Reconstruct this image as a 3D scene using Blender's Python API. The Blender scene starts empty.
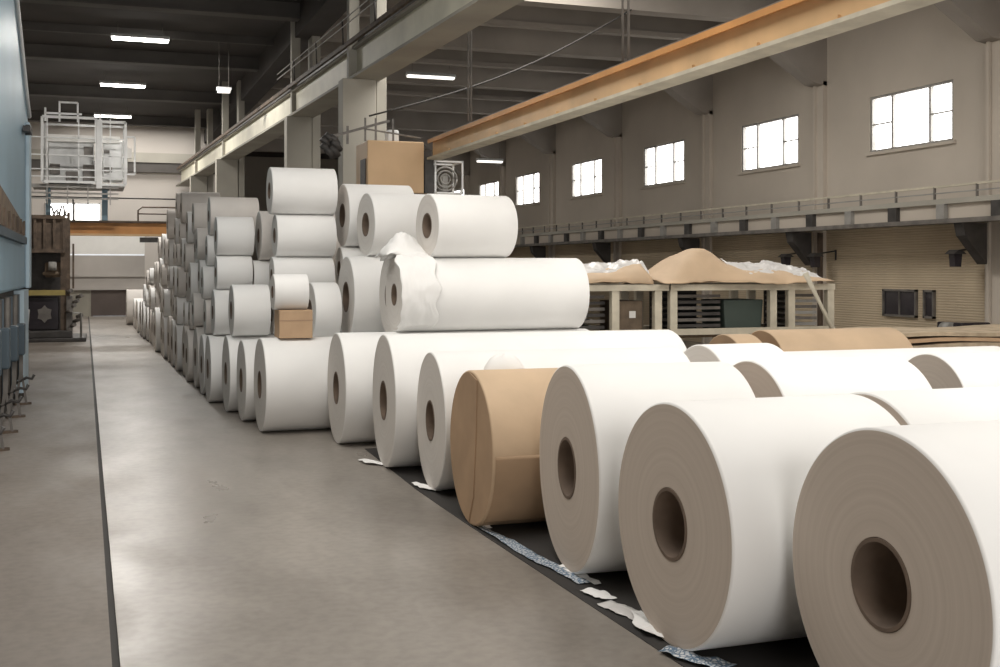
import bpy, bmesh, math, random
from mathutils import Vector, Matrix, noise
random.seed(7)
C = bpy.context.scene
COL = C.collection
PI = math.pi

# ------------------------------------------------------------------ materials
def mat(name, col, rough=.6, metal=0., var=.12, scale=3., bump=0., bscale=40., emit=None, estr=0., spec=.5, col2=None):
    m = bpy.data.materials.new(name); m.use_nodes = True
    nt = m.node_tree; b = nt.nodes['Principled BSDF']
    b.inputs['Roughness'].default_value = rough
    b.inputs['Metallic'].default_value = metal
    b.inputs['Specular IOR Level'].default_value = spec
    tc = nt.nodes.new('ShaderNodeTexCoord')
    n = nt.nodes.new('ShaderNodeTexNoise'); n.inputs['Scale'].default_value = scale
    n.inputs['Detail'].default_value = 5
    nt.links.new(tc.outputs['Object'], n.inputs['Vector'])
    r = nt.nodes.new('ShaderNodeValToRGB')
    c2 = col2 or tuple(max(0, c * (1 - var)) for c in col)
    c1 = tuple(min(1, c * (1 + var * .4)) for c in col)
    r.color_ramp.elements[0].color = (*c2, 1); r.color_ramp.elements[0].position = .32
    r.color_ramp.elements[1].color = (*c1, 1); r.color_ramp.elements[1].position = .68
    nt.links.new(n.outputs['Fac'], r.inputs['Fac'])
    nt.links.new(r.outputs['Color'], b.inputs['Base Color'])
    if bump:
        n2 = nt.nodes.new('ShaderNodeTexNoise'); n2.inputs['Scale'].default_value = bscale
        nt.links.new(tc.outputs['Object'], n2.inputs['Vector'])
        bp = nt.nodes.new('ShaderNodeBump'); bp.inputs['Strength'].default_value = bump
        bp.inputs['Distance'].default_value = .01
        nt.links.new(n2.outputs['Fac'], bp.inputs['Height'])
        nt.links.new(bp.outputs['Normal'], b.inputs['Normal'])
    if emit:
        b.inputs['Emission Color'].default_value = (*emit, 1)
        b.inputs['Emission Strength'].default_value = estr
    return m

def ring_mat(name, col, dark):
    """end of a paper roll: concentric winding rings"""
    m = mat(name, col, rough=.85, spec=.15)
    nt = m.node_tree; b = nt.nodes['Principled BSDF']
    tc = nt.nodes.new('ShaderNodeTexCoord')
    sp = nt.nodes.new('ShaderNodeSeparateXYZ'); nt.links.new(tc.outputs['Object'], sp.inputs[0])
    cb = nt.nodes.new('ShaderNodeCombineXYZ')
    nt.links.new(sp.outputs['Y'], cb.inputs['X']); nt.links.new(sp.outputs['Z'], cb.inputs['Y'])
    ln = nt.nodes.new('ShaderNodeVectorMath'); ln.operation = 'LENGTH'; nt.links.new(cb.outputs[0], ln.inputs[0])
    n = nt.nodes.new('ShaderNodeTexNoise'); n.noise_dimensions = '1D'; n.inputs['Scale'].default_value = 22
    n.inputs['Detail'].default_value = 8; n.inputs['Roughness'].default_value = .65
    nt.links.new(ln.outputs['Value'], n.inputs['W'])
    r = nt.nodes.new('ShaderNodeValToRGB')
    r.color_ramp.elements[0].color = (*dark, 1); r.color_ramp.elements[0].position = .1
    r.color_ramp.elements[1].color = (*col, 1); r.color_ramp.elements[1].position = .7
    nt.links.new(n.outputs['Fac'], r.inputs['Fac'])
    nt.links.new(r.outputs['Color'], b.inputs['Base Color'])
    bp = nt.nodes.new('ShaderNodeBump'); bp.inputs['Strength'].default_value = .12; bp.inputs['Distance'].default_value = .004
    nt.links.new(n.outputs['Fac'], bp.inputs['Height']); nt.links.new(bp.outputs['Normal'], b.inputs['Normal'])
    return m

def rib_mat(name, col, pitch=.16, axis='Z'):
    m = mat(name, col, rough=.7, scale=.6, var=.18)
    nt = m.node_tree; b = nt.nodes['Principled BSDF']
    tc = nt.nodes.new('ShaderNodeTexCoord')
    w = nt.nodes.new('ShaderNodeTexWave'); w.bands_direction = axis
    w.inputs['Scale'].default_value = 1 / pitch / 3.1831 * 1.0
    w.inputs['Distortion'].default_value = .3; w.inputs['Detail'].default_value = 1
    nt.links.new(tc.outputs['Object'], w.inputs['Vector'])
    bp = nt.nodes.new('ShaderNodeBump'); bp.inputs['Strength'].default_value = .5; bp.inputs['Distance'].default_value = .012
    nt.links.new(w.outputs['Fac'], bp.inputs['Height']); nt.links.new(bp.outputs['Normal'], b.inputs['Normal'])
    src = b.inputs['Base Color'].links[0].from_socket
    r = nt.nodes.new('ShaderNodeValToRGB'); r.color_ramp.elements[0].position = .0; r.color_ramp.elements[1].position = .18
    r.color_ramp.elements[0].color = (.78, .75, .7, 1); r.color_ramp.elements[1].color = (1, 1, 1, 1)
    nt.links.new(w.outputs['Fac'], r.inputs['Fac'])
    mx = nt.nodes.new('ShaderNodeMix'); mx.data_type = 'RGBA'; mx.blend_type = 'MULTIPLY'; mx.inputs[0].default_value = 1
    nt.links.new(src, mx.inputs[6]); nt.links.new(r.outputs['Color'], mx.inputs[7])
    nt.links.new(mx.outputs[2], b.inputs['Base Color'])
    return m

def floor_mat(name, ca, cb_, r0, r1):
    m = bpy.data.materials.new(name); m.use_nodes = True
    nt = m.node_tree; b = nt.nodes['Principled BSDF']
    tc = nt.nodes.new('ShaderNodeTexCoord')
    mp = nt.nodes.new('ShaderNodeMapping'); mp.inputs['Scale'].default_value = (1, .45, 1)
    nt.links.new(tc.outputs['Object'], mp.inputs['Vector'])
    n = nt.nodes.new('ShaderNodeTexNoise'); n.inputs['Scale'].default_value = .9; n.inputs['Detail'].default_value = 9
    n.inputs['Roughness'].default_value = .62; n.inputs['Distortion'].default_value = .6
    nt.links.new(mp.outputs[0], n.inputs['Vector'])
    r = nt.nodes.new('ShaderNodeValToRGB')
    r.color_ramp.elements[0].color = (*ca, 1); r.color_ramp.elements[0].position = .3
    r.color_ramp.elements[1].color = (*cb_, 1); r.color_ramp.elements[1].position = .68
    nt.links.new(n.outputs['Fac'], r.inputs['Fac'])
    n3 = nt.nodes.new('ShaderNodeTexNoise'); n3.inputs['Scale'].default_value = 14; n3.inputs['Detail'].default_value = 6
    nt.links.new(tc.outputs['Object'], n3.inputs['Vector'])
    r3 = nt.nodes.new('ShaderNodeValToRGB')
    r3.color_ramp.elements[0].color = (.86, .86, .86, 1); r3.color_ramp.elements[0].position = .35
    r3.color_ramp.elements[1].color = (1, 1, 1, 1); r3.color_ramp.elements[1].position = .6
    nt.links.new(n3.outputs['Fac'], r3.inputs['Fac'])
    mx = nt.nodes.new('ShaderNodeMix'); mx.data_type = 'RGBA'; mx.blend_type = 'MULTIPLY'; mx.inputs[0].default_value = 1
    nt.links.new(r.outputs['Color'], mx.inputs[6]); nt.links.new(r3.outputs['Color'], mx.inputs[7])
    nt.links.new(mx.outputs[2], b.inputs['Base Color'])
    n2 = nt.nodes.new('ShaderNodeTexNoise'); n2.inputs['Scale'].default_value = 1.6; n2.inputs['Detail'].default_value = 6
    nt.links.new(mp.outputs[0], n2.inputs['Vector'])
    mr = nt.nodes.new('ShaderNodeMapRange'); mr.inputs['From Min'].default_value = .3; mr.inputs['From Max'].default_value = .7
    mr.inputs['To Min'].default_value = r0; mr.inputs['To Max'].default_value = r1
    nt.links.new(n2.outputs['Fac'], mr.inputs['Value']); nt.links.new(mr.outputs[0], b.inputs['Roughness'])
    bp = nt.nodes.new('ShaderNodeBump'); bp.inputs['Strength'].default_value = .06; bp.inputs['Distance'].default_value = .005
    nt.links.new(n3.outputs['Fac'], bp.inputs['Height']); nt.links.new(bp.outputs['Normal'], b.inputs['Normal'])
    return m

M = {}
M['paper'] = mat('white_paper', (.86, .855, .84), rough=.75, var=.04, scale=1.5, spec=.25)
M['paper_grey'] = mat('dusty_paper', (.74, .70, .66), rough=.8, var=.10, scale=2.5, spec=.2)
M['face'] = ring_mat('roll_end_shaded', (.60, .53, .465), (.50, .435, .375))  # grey-beige paper edges, darkened further to carry the shade on the ends
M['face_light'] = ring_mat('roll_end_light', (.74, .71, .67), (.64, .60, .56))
M['kraft'] = mat('kraft_paper', (.60, .44, .29), rough=.7, var=.12, scale=2, bump=.15, bscale=12)
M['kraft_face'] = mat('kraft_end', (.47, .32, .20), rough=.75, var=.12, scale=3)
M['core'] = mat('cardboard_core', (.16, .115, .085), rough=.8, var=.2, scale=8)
M['carton'] = mat('cardboard', (.50, .34, .21), rough=.8, var=.1, scale=5)
M['tape'] = mat('parcel_tape', (.38, .24, .14), rough=.4)
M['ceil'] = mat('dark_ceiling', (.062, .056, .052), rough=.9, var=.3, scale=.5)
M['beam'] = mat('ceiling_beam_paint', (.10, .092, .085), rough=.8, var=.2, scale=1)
M['plaster'] = mat('warm_plaster', (.56, .50, .43), rough=.85, var=.14, scale=.35)
M['plaster_pale'] = mat('pale_plaster', (.58, .54, .50), rough=.85, var=.1, scale=.3)
M['haunch'] = mat('frame_concrete', (.33, .295, .26), rough=.85, var=.2, scale=.6)
M['siding'] = rib_mat('ribbed_siding', (.56, .46, .33), pitch=.05)
M['column'] = mat('column_paint', (.40, .38, .33), rough=.7, var=.14, scale=.8)
M['cream'] = mat('cream_paint', (.72, .69, .56), rough=.55, var=.18, scale=1.2)
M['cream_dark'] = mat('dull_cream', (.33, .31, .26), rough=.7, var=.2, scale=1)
M['orange'] = mat('orange_paint', (.62, .30, .10), rough=.5, var=.25, scale=1.2)
M['orange_pale'] = mat('worn_orange_paint', (.70, .46, .24), rough=.45, var=.2, scale=1.4)
M['grey_steel'] = mat('grey_steel', (.33, .32, .30), rough=.5, var=.25, scale=3)
M['dark_steel'] = mat('dark_steel', (.055, .050, .047), rough=.55, var=.4, scale=4)
M['mid_steel'] = mat('weathered_steel', (.17, .155, .14), rough=.5, var=.4, scale=4)
M['rust'] = mat('rusty_steel', (.12, .085, .06), rough=.7, var=.5, scale=5)
M['white_steel'] = mat('white_painted_steel', (.82, .83, .83), rough=.5, var=.1, scale=4)
M['pale_steel'] = mat('pale_grey_panel', (.62, .63, .63), rough=.5, var=.25, scale=2)
M['blue'] = mat('pale_blue_paint', (.26, .40, .50), rough=.45, var=.10, scale=.8)
M['blue_pale'] = mat('light_blue_paint', (.46, .58, .66), rough=.45, var=.1, scale=1.5)
M['blue_dark'] = mat('slate_blue', (.07, .10, .125), rough=.6, var=.2, scale=1)
M['wood'] = mat('old_timber', (.17, .125, .085), rough=.75, var=.35, scale=6)
M['rack'] = mat('rack_cream', (.60, .55, .44), rough=.6, var=.2, scale=4)
M['yellow'] = mat('mustard_paint', (.34, .27, .09), rough=.55, var=.2, scale=4)
M['tan_box'] = mat('tan_housing', (.62, .42, .24), rough=.5, var=.06, scale=1.5)
M['tan_side'] = mat('tan_housing_side', (.34, .245, .16), rough=.6, var=.1, scale=2)
M['brown_door'] = mat('brown_door', (.11, .085, .075), rough=.6, var=.2, scale=1)
M['shutter'] = mat('grey_shutter', (.42, .39, .36), rough=.6, var=.15, scale=.7)
M['white_wall'] = mat('white_panel', (.78, .77, .74), rough=.7, var=.04)
M['glass_dark'] = mat('dark_glass', (.035, .03, .035), rough=.12, var=.2)
M['green_dark'] = mat('dark_green_bin', (.05, .07, .06), rough=.6)
M['film'] = mat('plastic_film', (.72, .70, .68), rough=.3, var=.12, scale=6, bump=.4, bscale=9)
M['pane'] = mat('lit_window_pane', (.9, .92, .95), rough=.2, emit=(1, .98, .95), estr=6.0)
M['lamp'] = mat('fluorescent_tube', (.9, .9, .9), rough=.3, emit=(1, .97, .9), estr=14.)
M['lamp_dim'] = mat('dim_fluorescent_tube', (.9, .9, .9), rough=.3, emit=(1, .95, .86), estr=1.6)
M['floor'] = floor_mat('concrete_floor', (.20, .178, .155), (.325, .295, .262), .27, .42)
M['floor_left'] = floor_mat('worn_concrete', (.155, .132, .112), (.215, .187, .16), .45, .65)
M['joint'] = mat('joint_filler', (.03, .027, .024), rough=.7)
M['floor_shade'] = mat('painted_floor_shade', (.028, .025, .023), rough=.75, var=.2, scale=3)
M['sheet'] = mat('corrugated_sheets', (.50, .40, .28), rough=.8, var=.3, scale=5)

def print_mat():
    m = mat('blue_printed_tape', (.66, .68, .70), rough=.45)
    nt = m.node_tree; b = nt.nodes['Principled BSDF']
    tc = nt.nodes.new('ShaderNodeTexCoord')
    v = nt.nodes.new('ShaderNodeTexVoronoi'); v.feature = 'DISTANCE_TO_EDGE'; v.inputs['Scale'].default_value = 42
    nt.links.new(tc.outputs['Object'], v.inputs['Vector'])
    r = nt.nodes.new('ShaderNodeValToRGB')
    r.color_ramp.elements[0].color = (.10, .17, .26, 1); r.color_ramp.elements[0].position = .08
    r.color_ramp.elements[1].color = (.66, .68, .69, 1); r.color_ramp.elements[1].position = .2
    nt.links.new(v.outputs['Distance'], r.inputs['Fac']); nt.links.new(r.outputs['Color'], b.inputs['Base Color'])
    return m
M['print'] = print_mat()

# ------------------------------------------------------------------ helpers
def box(bm, x0, x1, y0, y1, z0, z1, mi=0, mtx=None):
    vs = [bm.verts.new((x, y, z)) for x in (x0, x1) for y in (y0, y1) for z in (z0, z1)]
    F = [(0, 1, 3, 2), (4, 6, 7, 5), (0, 4, 5, 1), (2, 3, 7, 6), (0, 2, 6, 4), (1, 5, 7, 3)]
    for f in F:
        fc = bm.faces.new([vs[i] for i in f]); fc.material_index = mi
    if mtx: bmesh.ops.transform(bm, matrix=mtx, verts=vs)
    return vs
def bar(bm, p, q, w, h=None, mi=0):
    p, q = Vector(p), Vector(q); d = q - p; L = d.length; h = h or w
    z = d.normalized(); up = Vector((0, 0, 1)) if abs(z.z) < .95 else Vector((0, 1, 0))
    x = up.cross(z).normalized(); y = z.cross(x)
    vs = []
    for t in (p, q):
        for sx, sy in ((-1, -1), (1, -1), (1, 1), (-1, 1)):
            vs.append(bm.verts.new(t + x * sx * w / 2 + y * sy * h / 2))
    for f in [(3, 2, 1, 0), (4, 5, 6, 7), (0, 1, 5, 4), (1, 2, 6, 5), (2, 3, 7, 6), (3, 0, 4, 7)]:
        fc = bm.faces.new([vs[i] for i in f]); fc.material_index = mi
def tube(bm, pts, r, n=8, mi=0):
    pts = [Vector(p) for p in pts]; rings = []
    for i, p in enumerate(pts):
        d = (pts[min(i + 1, len(pts) - 1)] - pts[max(i - 1, 0)]).normalized()
        up = Vector((0, 0, 1)) if abs(d.z) < .9 else Vector((0, 1, 0))
        x = up.cross(d).normalized(); y = d.cross(x)
        rings.append([bm.verts.new(p + (x * math.cos(a) + y * math.sin(a)) * r) for a in [2 * PI * k / n for k in range(n)]])
    for a, b in zip(rings, rings[1:]):
        for k in range(n):
            f = bm.faces.new((a[k], a[(k + 1) % n], b[(k + 1) % n], b[k])); f.smooth = True; f.material_index = mi
    f = bm.faces.new(rings[0][::-1]); f.material_index = mi
    f = bm.faces.new(rings[-1]); f.material_index = mi
def prism(bm, pts, axis, a, b, mi=0):
    """polygon extruded along axis (0=X,1=Y,2=Z) from a to b"""
    def P(u, v, t):
        return ((t, u, v), (u, t, v), (u, v, t))[axis]
    A = [bm.verts.new(P(u, v, a)) for u, v in pts]; B = [bm.verts.new(P(u, v, b)) for u, v in pts]
    n = len(pts)
    for f in [A[::-1], B] + [(A[i], A[(i + 1) % n], B[(i + 1) % n], B[i]) for i in range(n)]:
        fc = bm.faces.new(f); fc.material_index = mi
def obj(name, bm, m, parent=None, loc=None, bevel=0):
    bmesh.ops.recalc_face_normals(bm, faces=bm.faces)
    me = bpy.data.meshes.new(name); bm.to_mesh(me); bm.free()
    for k in (m if isinstance(m, (list, tuple)) else [m]): me.materials.append(M[k])
    o = bpy.data.objects.new(name, me); COL.objects.link(o)
    if parent: o.parent = parent
    if loc: o.location = loc
    if bevel:
        md = o.modifiers.new('bevel', 'BEVEL'); md.width = bevel; md.segments = 2; md.limit_method = 'ANGLE'
    return o
def tag(o, label, cat, group=None):
    o['label'] = label; o['category'] = cat
    if group: o['group'] = group
    return o
def thing(name, label, cat, loc=(0, 0, 0), group=None, rz=0):
    o = bpy.data.objects.new(name, None); COL.objects.link(o)
    o.location = loc; o.rotation_euler.z = rz; o.empty_display_size = .2
    return tag(o, label, cat, group)
def struct(name, bm, m, **k):
    o = obj(name, bm, m, **k)
    if not o.parent: o['kind'] = 'structure'
    return o
NB = bmesh.new

# ------------------------------------------------------------------ the setting
XR, YB, ZC = 15.0, 62.0, 7.9
bm = NB()
jy = [-6, 62]
JL = lambda y: .16 - .0077 * y
prism(bm, [(JL(-6), -6), (20, -6), (20, 62), (JL(62), 62)], 2, -.3, 0)
struct('floor', bm, 'floor')
bm = NB(); prism(bm, [(-7, -6), (JL(-6) - .038, -6), (JL(62) - .038, 62), (-7, 62)], 2, -.3, .004)
o = struct('trim_1', bm, 'floor_left')
bm = NB(); prism(bm, [(JL(-6) - .042, -6), (JL(-6) + .005, -6), (JL(62) + .005, 62), (JL(62) - .042, 62)], 2, -.3, -.012)
struct('trim_2', bm, 'joint')
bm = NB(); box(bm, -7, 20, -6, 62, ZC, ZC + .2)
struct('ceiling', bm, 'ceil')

# right wall with window openings
WY = [2.7, 8.0, 13.3, 18.53, 23.5, 28.85, 34.2, 39.6, 44.0, 48.5]
Z0, Z1 = 4.3, 5.44
bm = NB()
box(bm, XR, XR + .25, -6, 62, 2.75, Z0); box(bm, XR, XR + .25, -6, 62, Z1, ZC)
ys = [-6]
for y in WY: ys += [y - 1.22, y + 1.22]
ys.append(62)
for a, b in zip(ys[::2], ys[1::2]): box(bm, XR, XR + .25, a, b, Z0, Z1)
struct('wall_right', bm, 'plaster')
bm = NB(); box(bm, XR - .02, XR + .25, -6, 62, 0, 2.75)
struct('trim_3', bm, 'siding')
for i, y in enumerate(WY):
    w = NB()
    for a, b in ((y - 1.22, y - 1.16), (y + 1.16, y + 1.22)): box(w, XR + .02, XR + .12, a, b, Z0, Z1)
    for a, b in ((Z0, Z0 + .05), (Z1 - .05, Z1)): box(w, XR + .02, XR + .12, y - 1.16, y + 1.16, a, b)
    for a in (y - .55, y + .55): box(w, XR + .03, XR + .1, a - .03, a + .03, Z0 + .05, Z1 - .05)
    for s in (-1, 1): box(w, XR + .04, XR + .09, *sorted((y + s * .58, y + s * 1.16)), (Z0 + Z1) / 2 - .015, (Z0 + Z1) / 2 + .015)
    f = struct('window_%d' % (i + 1), w, 'grey_steel')
    p = NB(); box(p, XR + .13, XR + .14, y - 1.2, y + 1.2, Z0 + .02, Z1 - .02)
    obj('pane', p, 'pane', f)
    s = NB(); box(s, XR - .06, XR + .02, y - 1.3, y + 1.3, Z0 - .06, Z0)
    obj('sill', s, 'plaster', f)

# back walls
bm = NB(); box(bm, -7, 5.6, 50, 50.3, 3.35, ZC); box(bm, -7, -1.75, 50, 50.3, 0, 3.35); box(bm, 1.95, 5.6, 50, 50.3, 0, 3.35)
struct('wall_back', bm, 'plaster_pale')
bm = NB(); box(bm, 5.6, XR + .25, 61.7, 62, 0, ZC); box(bm, 5.5, 5.7, 50, 62, 0, ZC)
struct('wall_far', bm, 'plaster')
bm = NB(); box(bm, -7.3, -7, -6, 62, 0, ZC); struct('wall_left', bm, 'plaster')
bm = NB(); box(bm, -7, XR + .25, -6.3, -6, 0, ZC); struct('wall_front', bm, 'plaster_pale')
# doorway elements of the back wall
bm = NB(); box(bm, -1.75, 1.95, 50.02, 50.12, 2.55, 3.35); struct('trim_4', bm, 'white_wall')
bm = NB(); box(bm, -1.75, 1.95, 49.98, 50.1, 1.15, 2.5); box(bm, -1.75, 1.95, 49.9, 50.1, 1.62, 1.7); box(bm, -1.75, 1.95, 49.85, 50.1, 1.08, 1.2)
struct('door_1', bm, 'shutter')
bm = NB(); box(bm, -1.75, -.15, 49.98, 50.1, 0, 1.08)
struct('door_2', bm, 'cream_dark')
bm = NB(); box(bm, -.15, 1.6, 49.98, 50.1, .02, 1.08); box(bm, -.15, -.08, 49.93, 50.1, 0, 1.08); box(bm, 1.5, 1.6, 49.93, 50.1, 0, 1.08)
struct('door_3', bm, 'brown_door')
# bright high window low on the back wall and band under the roof
w = NB()
for a in (-1.85, -.8, .2): box(w, a - .04, a + .04, 49.9, 50.0, 3.88, 4.64)
box(w, -1.85, .2, 49.9, 50, 3.88, 3.94); box(w, -1.85, .2, 49.9, 50, 4.58, 4.64)
f = struct('window_11', w, 'white_steel')
p = NB(); box(p, -1.85, .2, 49.95, 49.97, 3.9, 4.62); obj('pane', p, 'pane', f)
bm = NB(); box(bm, -7, 5.6, 49.7, 50, 6.35, 6.75); struct('trim_5', bm, 'column')
bm = NB(); box(bm, -7, 5.5, 49.75, 50, 5.95, 6.35); struct('trim_6', bm, 'beam')

# ceiling beams, left bay
n = 7
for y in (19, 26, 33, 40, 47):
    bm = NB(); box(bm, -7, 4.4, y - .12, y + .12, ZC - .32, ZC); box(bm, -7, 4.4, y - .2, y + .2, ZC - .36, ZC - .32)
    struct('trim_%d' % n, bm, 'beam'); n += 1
for y in (23, 30):                                    # thin cross purlins
    bm = NB(); box(bm, -7, 4.4, y - .05, y + .05, ZC - .2, ZC); struct('trim_%d' % n, bm, 'beam'); n += 1
# long duct-like beam under the roof between the bays
bm = NB(); box(bm, 4.35, 4.9, 8, 50, 7.25, ZC)
struct('trim_%d' % n, bm, 'ceil'); n += 1

# haunched roof frames and wall columns, right bay
CYS = [10.9, 16.2, 21.4, 26.3, 31.7, 37.0, 42.1, 46.6, 52]
for y in CYS:
    bm = NB(); prism(bm, [(4.9, ZC), (4.9, 7.2), (12.9, 7.2), (13.9, 6.45), (14.7, 5.95), (XR, 5.9), (XR, ZC)], 1, y - .2, y + .2)
    struct('trim_%d' % n, bm, 'haunch'); n += 1
    bm = NB(); box(bm, XR - .1, XR, y - .2, y + .2, 0, 6.0); box(bm, XR - .16, XR - .1, y + .04, y + .1, 0, 6.0)
    struct('trim_%d' % n, bm, 'plaster'); n += 1
for y in (24, 29, 34.5):
    bm = NB(); box(bm, 4.9, XR, y - .12, y + .12, 7.3, 7.42); box(bm, 4.9, XR, y - .03, y + .03, 7.42, ZC)
    struct('trim_%d' % n, bm, 'haunch'); n += 1

# runway columns
def rx(y): return 4.95 - (y - 14) * .0422
for (y, w) in ((20.8, .62), (26.3, .56), (37.1, .66), (44.0, .6)):
    x = rx(y) - (.12 if y < 21 else .06); bm = NB()
    box(bm, x - w / 2, x + w / 2, y - .2, y + .2, 0, 5.38)
    box(bm, x + w / 2 + .03, x + w / 2 + .22, y - .1, y + .45, 0, ZC)
    box(bm, x - .1, x + .1, y + .25, y + .45, 0, ZC)
    struct('trim_%d' % n, bm, 'column', bevel=.01); n += 1

# ------------------------------------------------------------------ crane runway beam (cream)
t = thing('crane_runway_beam', 'long cream steel crane runway beam carried on pale columns between the bays', 'beam')
p0, p1 = Vector((rx(6), 6, 0)), Vector((rx(49.6), 49.6, 0))
def along(bm, off, z0, z1, hw, mi=0):
    d = (p1 - p0).normalized(); nrm = Vector((d.y, -d.x, 0))
    a, b = p0 + nrm * off, p1 + nrm * off
    bar(bm, a + Vector((0, 0, (z0 + z1) / 2)), b + Vector((0, 0, (z0 + z1) / 2)), hw, z1 - z0, mi)
bm = NB(); along(bm, 0, 5.43, 6.0, .12)
obj('web', bm, 'cream', t)
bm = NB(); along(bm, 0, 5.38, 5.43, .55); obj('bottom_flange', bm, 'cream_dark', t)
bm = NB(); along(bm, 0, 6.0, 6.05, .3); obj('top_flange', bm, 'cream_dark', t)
bm = NB(); along(bm, 0, 6.06, 6.18, .09); obj('rail', bm, 'dark_steel', t)
bm = NB(); along(bm, -.22, 6.06, 6.14, .06); obj('cable_tray', bm, 'rust', t)
for k, z in enumerate((6.42, 6.54)):
    bm = NB(); tube(bm, [(rx(y) - .3, y, z) for y in (6, 27.5)], .012, 6); obj('conductor_wire', bm, 'grey_steel', t)
for y in [8 + 2.2 * k for k in range(9)]:
    bm = NB(); tube(bm, [(rx(y) - .28, y, 6.1), (rx(y) - .3, y, 6.56)], .015, 6); obj('wire_post', bm, 'dark_steel', t)

# ------------------------------------------------------------------ orange crane girder (right bay)
t = thing('orange_crane_girder', 'long worn orange steel crane girder hanging below the roof in front of windows', 'girder')
OX = 5.23; oy0, oy1 = 5.0, 18.1
bm = NB(); box(bm, OX - .02, OX + .02, oy0, oy1, 3.735, 4.0)
for y in [oy0 + 1.1 * k for k in range(12)]: box(bm, OX - .05, OX - .02, y - .008, y + .008, 3.735, 3.79)
obj('web', bm, 'orange_pale', t)
bm = NB(); box(bm, OX - .12, OX + .12, oy0, oy1, 3.70, 3.735); obj('bottom_flange', bm, 'rack', t)
bm = NB(); box(bm, OX - .11, OX + .11, oy0, oy1, 3.99, 4.025); box(bm, OX - .11, OX - .095, oy0, oy1, 3.965, 3.99); obj('top_flange', bm, 'orange', t)
bm = NB(); box(bm, OX - .03, OX + .03, oy0, oy1, 4.025, 4.07); obj('rail', bm, 'mid_steel', t)
for y in (10.9, 16.2):
    for dy in (-.07, .07):
        bm = NB(); tube(bm, [(OX, y + dy, 4.06), (OX, y + dy, 7.2)], .014, 6); obj('hanger_rod', bm, 'mid_steel', t)

# ------------------------------------------------------------------ hoist housing at the far end of the orange girder
t = thing('hoist_housing', 'big tan boxy hoist housing at the far end of orange girder', 'hoist', (4.71, 18.13, .80)); t.scale = (.58, .58, .58)
def hx(px, dep=32.):
    l = (px - 500) / 1150 * dep; return l
# local frame faces the camera roughly: built axis aligned
bm = NB(); box(bm, -1.0, .62, 0, 1.5, 4.05, 5.5); obj('box', bm, 'tan_box', t, bevel=.03)
bm = NB(); box(bm, -1.03, -1.0, .2, .8, 4.2, 5.0); obj('side_door', bm, 'dark_steel', t)
bm = NB(); box(bm, -1.15, 1.7, -.1, 1.6, 3.97, 4.05); obj('base_frame', bm, 'wood', t)
bm = NB()
bar(bm, (-1.9, .3, 5.6), (-.3, .3, 6.1), .07); bar(bm, (-1.5, .3, 5.4), (-1.5, .3, 5.9), .06)
for x in (-1.0, -.7, -.2): bar(bm, (x, .3, 5.5), (x, .3, 6.15), .05)
bar(bm, (-1.1, .3, 5.85), (.6, .3, 5.65), .04)
obj('top_bracket', bm, 'mid_steel', t)
bm = NB()
for k in range(7):
    a = k * .9; p = Vector((-1.95 + .16 * math.cos(a), .3, 5.35 + .2 * math.sin(a)))
    tube(bm, [p + Vector((-.14, 0, .1)), p, p + Vector((.1, .1, -.12))], .09, 8)
obj('cable_reel', bm, 'dark_steel', t)
bm = NB(); box(bm, -.35, -.02, .3, .7, 5.5, 5.85); obj('motor', bm, 'white_steel', t, bevel=.05)
# cage on the right
bm = NB()
for x in (.95, 1.75):
    for y in (0, .9): box(bm, x - .025, x + .025, y - .025, y + .025, 4.05, 5.0)
for z in (4.08, 4.97):
    for y in (0, .9): box(bm, .95, 1.75, y - .025, y + .025, z - .025, z + .025)
    for x in (.95, 1.75): box(bm, x - .025, x + .025, 0, .9, z - .025, z + .025)
obj('cage', bm, 'white_steel', t)
bm = NB()
for k in range(3):
    r = .34 - k * .1
    tube(bm, [(1.35 + r * math.cos(a), .35, 4.5 + r * math.sin(a)) for a in [2 * PI * i / 18 for i in range(19)]], .03, 6)
box(bm, 1.27, 1.43, .35, .7, 4.1, 4.6)
obj('cable_drum', bm, 'grey_steel', t)
bm = NB(); box(bm, .64, .9, .0, .8, 4.05, 5.0); box(bm, .55, .9, .2, .5, 4.6, 5.3); obj('gearbox', bm, 'dark_steel', t)
# cable slung from the housing up to the roof
bm = NB(); P0, P1 = Vector((4.2, 18.3, 4.40)), Vector((10.3, 21.2, 7.2))
tube(bm, [P0.lerp(P1, k / 12) - Vector((0, 0, .25 * math.sin(PI * k / 12))) for k in range(13)], .016, 6)
tag(obj('slung_cable', bm, 'joint'), 'thin dark cable slung from the hoist housing up to the roof', 'cable')

# ------------------------------------------------------------------ wall catwalk / crane rail on the right wall
t = thing('wall_catwalk', 'grey steel wall walkway with panelled girder and thin handrail below the windows', 'walkway')
CX = 14.15
bm = NB(); box(bm, CX, XR - .32, 5, 61.5, 3.08, 3.14); obj('deck', bm, 'grey_steel', t)
bm = NB(); box(bm, CX, CX + .04, 5, 61.5, 2.8, 3.08); obj('girder', bm, 'plaster', t)
bm = NB(); box(bm, CX - .1, CX + .2, 5, 61.5, 2.72, 2.8); obj('bottom_flange', bm, 'mid_steel', t)
bm = NB(); box(bm, CX - .08, CX + .1, 5, 61.5, 3.06, 3.15); obj('top_flange', bm, 'column', t)
y = 6.0; k = 0
while y < 60:
    bm = NB(); box(bm, CX - .09, CX, y - .1 - .04 * (k % 2), y + .1, 2.8, 3.06); o = obj('stiffener', bm, 'dark_steel' if k % 2 else 'grey_steel', t)
    y += 1.32; k += 1
bm = NB(); box(bm, CX - .02, CX + .03, 5, 61.5, 3.36, 3.40); obj('handrail', bm, 'rack', t)
bm = NB(); box(bm, CX - .015, CX + .015, 5, 61.5, 3.25, 3.27); obj('mid_rail', bm, 'grey_steel', t)
y = 6.3
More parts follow.
